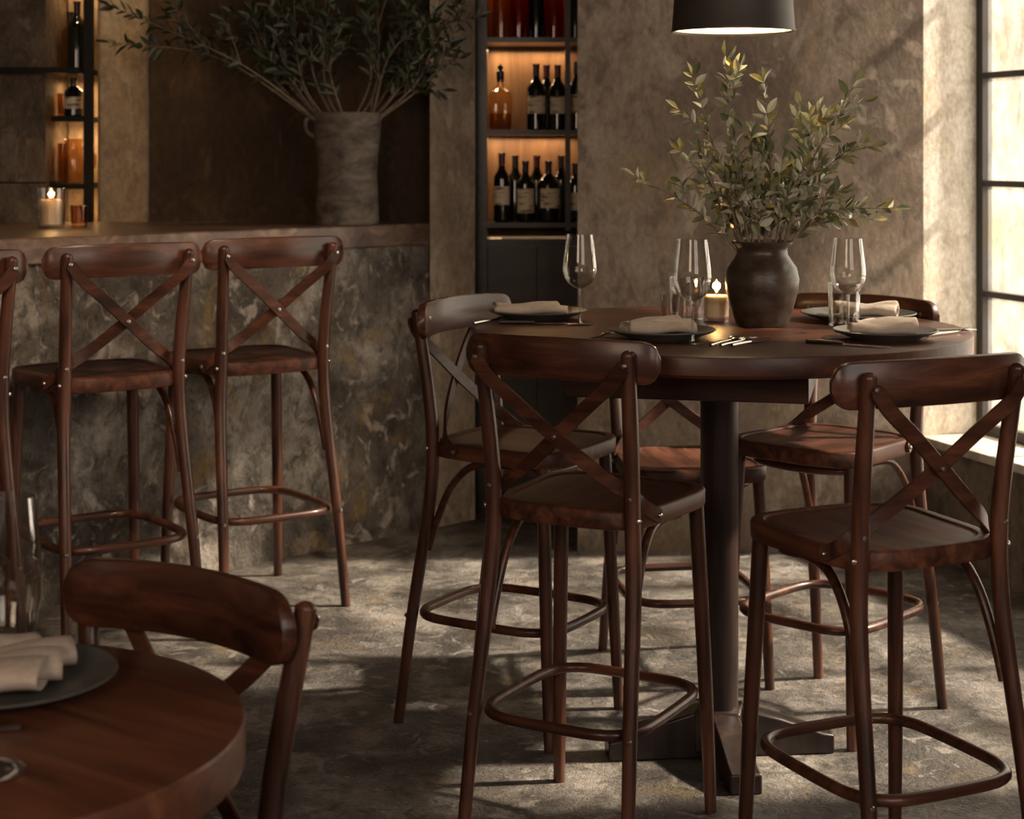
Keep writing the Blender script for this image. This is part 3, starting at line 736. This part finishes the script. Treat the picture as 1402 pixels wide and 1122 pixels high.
# ------------------------------------------------------------------ vases and branches
VX, VY = .668, 4.585
o = obj('clay_vase', M(lathe([(.001, .004), (.066, 0), (.070, .004), (.082, .045), (.096, .095), (.0985, .125), (.092, .155), (.076, .178), (.068, .190), (.067, .202), (.072, .212), (.080, .219), (.082, .224), (.079, .226), (.068, .216), (.061, .20), (.063, .185), (.085, .15), (.09, .12), (.07, .03), (.001, .02)], 56)), CLAY)
o.location = (VX, VY, TZ); tag(o, 'round-bellied dark clay vase holding leafy branches on the high table', 'vase')
UX, UY, UZ = -.68, 7.09, 1.288
urn = thing('urn', 'tall weathered grey urn at the end of the bar top', 'urn', (UX, UY, UZ))
obj('urn_body', M(lathe([(.001, .004), (.128, 0), (.131, .01), (.128, .10), (.122, .20), (.126, .27), (.134, .35), (.14, .42), (.147, .447), (.15, .458), (.143, .461), (.13, .43), (.118, .28), (.118, .1), (.001, .03)], 48)), URN, urn)
obj('handle', M(tube([(-.138, -.02, .44), (-.168, -.02, .43), (-.165, -.02, .385), (-.134, -.02, .36)], [.009, .008, .008, .009], 8)), URN, urn)

def leaf_into(mb, p, d, up_, L, W, curl):
    d = d.normalized(); s = d.cross(up_)
    if s.length < 1e-3: s = Vector((1, 0, 0))
    s.normalize(); n = s.cross(d).normalized()
    st = [(0, .05), (.18, .55), (.42, 1), (.7, .8), (.9, .35), (1, .02)]
    v = []
    for t, w_ in st:
        c = p+d*L*t-n*(curl*L*t*t); e = s*(W/2*w_); lift = n*(W*.18*w_)
        v += [c-e+lift, c, c+e+lift]
    f = []
    for i in range(5):
        a = i*3; f += [(a, a+1, a+4, a+3), (a+1, a+2, a+5, a+4)]
    mb.add(v, f)
def branch(name, label, base, ctrl, tip, rnd, leafm, L, W, spacing, start, twigs, r0, group, bend=.03):
    """one cut branch: stem with side twigs (one mesh) and its leaves (one mesh)"""
    t = thing(name, label, 'branch', base, 0, group)
    B = Vector(base); P = spline([(0, 0, 0), Vector(ctrl)-B, Vector(tip)-B], 10)
    st = MB(); lf = MB()
    st.add(*tube(P, None or r0, 7, smooth=False)) if False else None
    n = len(P)
    v, f = tube(P[::2], [max(r0*(1-.8*i/((n-1)//2)), .0009) for i in range((n+1)//2)], 6, sub=2); st.add(v, f)
    def leaves(path, st_, sp):
        seglen = [0]
        for i in range(len(path)-1): seglen.append(seglen[-1]+(path[i+1]-path[i]).length)
        tot = seglen[-1]; s = st_*tot; k = 0
        while s <= tot:
            i = max(j for j in range(len(path)) if seglen[j] <= s+1e-9); i = min(i, len(path)-2)
            fr = (s-seglen[i])/max(seglen[i+1]-seglen[i], 1e-6); p = path[i].lerp(path[i+1], fr); d = (path[i+1]-path[i]).normalized()
            side = d.orthogonal().normalized(); side.rotate(Matrix.Rotation(k*2.4+rnd.uniform(-.5, .5), 3, d))
            for sg in (1, -1):
                if rnd.random() < .12: continue
                dd = d*rnd.uniform(.35, 1.0)+side*sg*rnd.uniform(.6, 1.0)+Vector((0, 0, rnd.uniform(-.15, .3)))
                q = rnd.uniform(.7, 1.2)
                leaf_into(lf, p, dd, Vector((rnd.uniform(-.8, .8), rnd.uniform(-.9, .5), rnd.uniform(.1, 1))), L*q, W*q*rnd.uniform(.8, 1.15), rnd.uniform(-.1, .3))
            s += sp*rnd.uniform(.7, 1.3); k += 1
        leaf_into(lf, path[-1], (path[-1]-path[-2]), Vector((rnd.uniform(-1, 1), -.5, .4)), L, W, .05)
    leaves(P, start, spacing)
    for k in range(twigs):
        i = int(n*(start+(1-start)*rnd.uniform(.0, .75))); i = min(max(i, 1), n-3)
        d = (P[i+1]-P[i]).normalized(); side = d.orthogonal().normalized(); side.rotate(Matrix.Rotation(rnd.uniform(0, 6.28), 3, d)); side.y *= .7
        ln = rnd.uniform(.16, .32)*(P[-1]-P[0]).length
        e = P[i]+(d*.8+side*rnd.uniform(.35, .75)+Vector((0, 0, .12))).normalized()*ln
        m = P[i].lerp(e, .5)+Vector((rnd.uniform(-.01, .01), rnd.uniform(-.01, .01), .008))
        tp = spline([P[i], m, e], 6); st.add(*tube(tp[::2], [max(r0*.45*(1-.7*a/(len(tp[::2])-1)), .0007) for a in range(len(tp[::2]))], 5, sub=1))
        leaves(tp, .25, spacing)
    obj('stem', st, BARK, t); obj('leaves', lf, leafm, t)
    return t
def at(px, py, d): return ((px-701)/2350*d, d, CAM_H-(py-210)/2350*d)
rnd = random.Random(4)
G1 = 'leafy branches in the clay vase'
main = [
 (993, 76, .0, 1003, 210, 'tallest branch in the clay vase, its tip pointing to the lamp', 2),
 (948, 105, -.05, 985, 225, 'second tallest branch in the clay vase, beside the tallest', 2),
 (1046, 112, .02, 1055, 230, 'upright branch in the middle of the clay vase bouquet', 2),
 (1172, 112, -.03, 1110, 225, 'high branch reaching up toward the window from the clay vase', 3),
 (1120, 150, .08, 1085, 240, 'branch behind the high window-side one in the clay vase', 3),
 (1180, 190, .05, 1110, 255, 'branch splaying toward the window below the high one', 3),
 (868, 240, .0, 955, 290, 'long bare-tipped branch stretching low toward the bar side', 1),
 (930, 205, .04, 985, 270, 'short branch above the long low one on the bar side of the bouquet', 2),
 (1226, 285, -.04, 1120, 292, 'drooping branch hanging over the tumbler toward the window', 1),
 (1195, 300, .05, 1115, 305, 'second low branch beside the drooping one', 1),
]
fill = 'short leafy branch in the dense middle of the clay vase bouquet'
for px, py in ((1005, 190), (1030, 215), (1075, 200), (1100, 230), (985, 240), (1135, 235), (1060, 245), (1150, 265), (960, 255)):
    main.append((px, py, rnd.uniform(-.12, .12), (px+1045)/2, 285, fill, 2))
for i, (px, py, dd, cxp, cyp, lab, tw) in enumerate(main):
    a = rnd.uniform(0, 6.28)
    tip = at(px, py, VY+dd); ctl = at(cxp, cyp, VY+dd*.6)
    bx = max(-.045, min(.045, (tip[0]-VX)*.25))
    branch('olive_branch', lab, (VX+bx, VY+dd*.25, TZ+.17), ((ctl[0]), ctl[1], ctl[2]), tip, rnd, LEAF, .042, .0195, .0195, .26 if i != 6 else .2, tw+1, .0042, G1)
G2 = 'leafy branches in the urn on the bar'
urnb = [
 (152, 8, -.25, 330, 88, 'long branch stretching from the urn far over the bar toward the shelves', .42, 2),
 (150, 58, -.20, 300, 80, 'lower fork of the long urn branch pointing at the shelves', .55, 1),
 (655, 22, -.1, 545, 60, 'urn branch reaching over the pillar to the bottle niche', .35, 3),
 (585, 78, .0, 520, 105, 'short urn branch drooping beside the pillar', .5, 2),
 (300, 40, .05, 390, 90, 'urn branch leaning low between the long branch and the crown', .4, 3),
]
for px, py in ((330, -40), (400, -90), (455, -130), (505, -140), (560, -100), (610, -50), (640, -20), (370, 0), (430, -20), (490, -30), (545, -5), (350, 30), (580, 20), (470, 30)):
    urnb.append((px, py, rnd.uniform(-.22, .12), (px*.6+475*.4)+(-20 if px < 475 else 25), 95, 'leafy branch in the dark crown above the urn', .4, 4))
for i, (px, py, dd, cxp, cyp, lab, stt, tw) in enumerate(urnb):
    tip = at(px, py, UY+dd); ctl = at(cxp, cyp, UY+dd*.5)
    bx = max(-.09, min(.09, (tip[0]-UX)*.3))
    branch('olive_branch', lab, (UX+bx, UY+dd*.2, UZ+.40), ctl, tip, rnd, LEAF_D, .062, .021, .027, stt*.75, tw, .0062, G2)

# ------------------------------------------------------------------ pendant lamp
lp = thing('pendant_lamp', 'dark metal dome pendant lamp with glowing cream inside hanging above the table', 'lamp', (.593, 4.6, 1.905))
obj('lamp_shade', M(lathe([(.1605, .004), (.1625, .0), (.166, .001), (.1665, .004), (.1640, .009), (.1575, .10), (.147, .165), (.115, .205), (.05, .225), (.03, .235), (.028, .27), (.001, .272)], 56)), simple('dark_lamp_metal', (.060, .050, .041), .5, .3), lp)
obj('lamp_lining', M(lathe([(.1600, .006), (.1585, .05), (.1535, .10), (.142, .162), (.112, .20), (.001, .222)], 56)), LAMP_IN, lp, 'cream inner lining')
obj('cord', M(tube([(0, 0, .27), (0, 0, .9), (0, 0, CEIL-1.905)], .0035, 8)), BLACK, lp)
obj('bulb', M(lathe([(.001, .055), (.022, .062), (.032, .085), (.03, .11), (.015, .14), (.012, .17)], 20)), BULB, lp, 'glowing bulb')
d = bpy.data.lights.new('pendant_light', 'POINT'); o = bpy.data.objects.new('pendant_light', d); C.objects.link(o)
d.energy = 3; d.color = (1, .80, .56); d.shadow_soft_size = .03; o.location = (.593, 4.6, 1.905+.05)
# ceiling spot washing the pier behind the bar
d = bpy.data.lights.new('ceiling_spot_light', 'SPOT'); o = bpy.data.objects.new('ceiling_spot_light', d); C.objects.link(o)
d.energy = 44; d.color = (1, .68, .38); d.spot_size = R(34); d.spot_blend = .7; d.shadow_soft_size = .04
o.location = (-1.66, 6.75, 3.3); o.rotation_euler = (Vector((-1.66, 7.33, 1.9))-Vector(o.location)).to_track_quat('-Z', 'Y').to_euler()
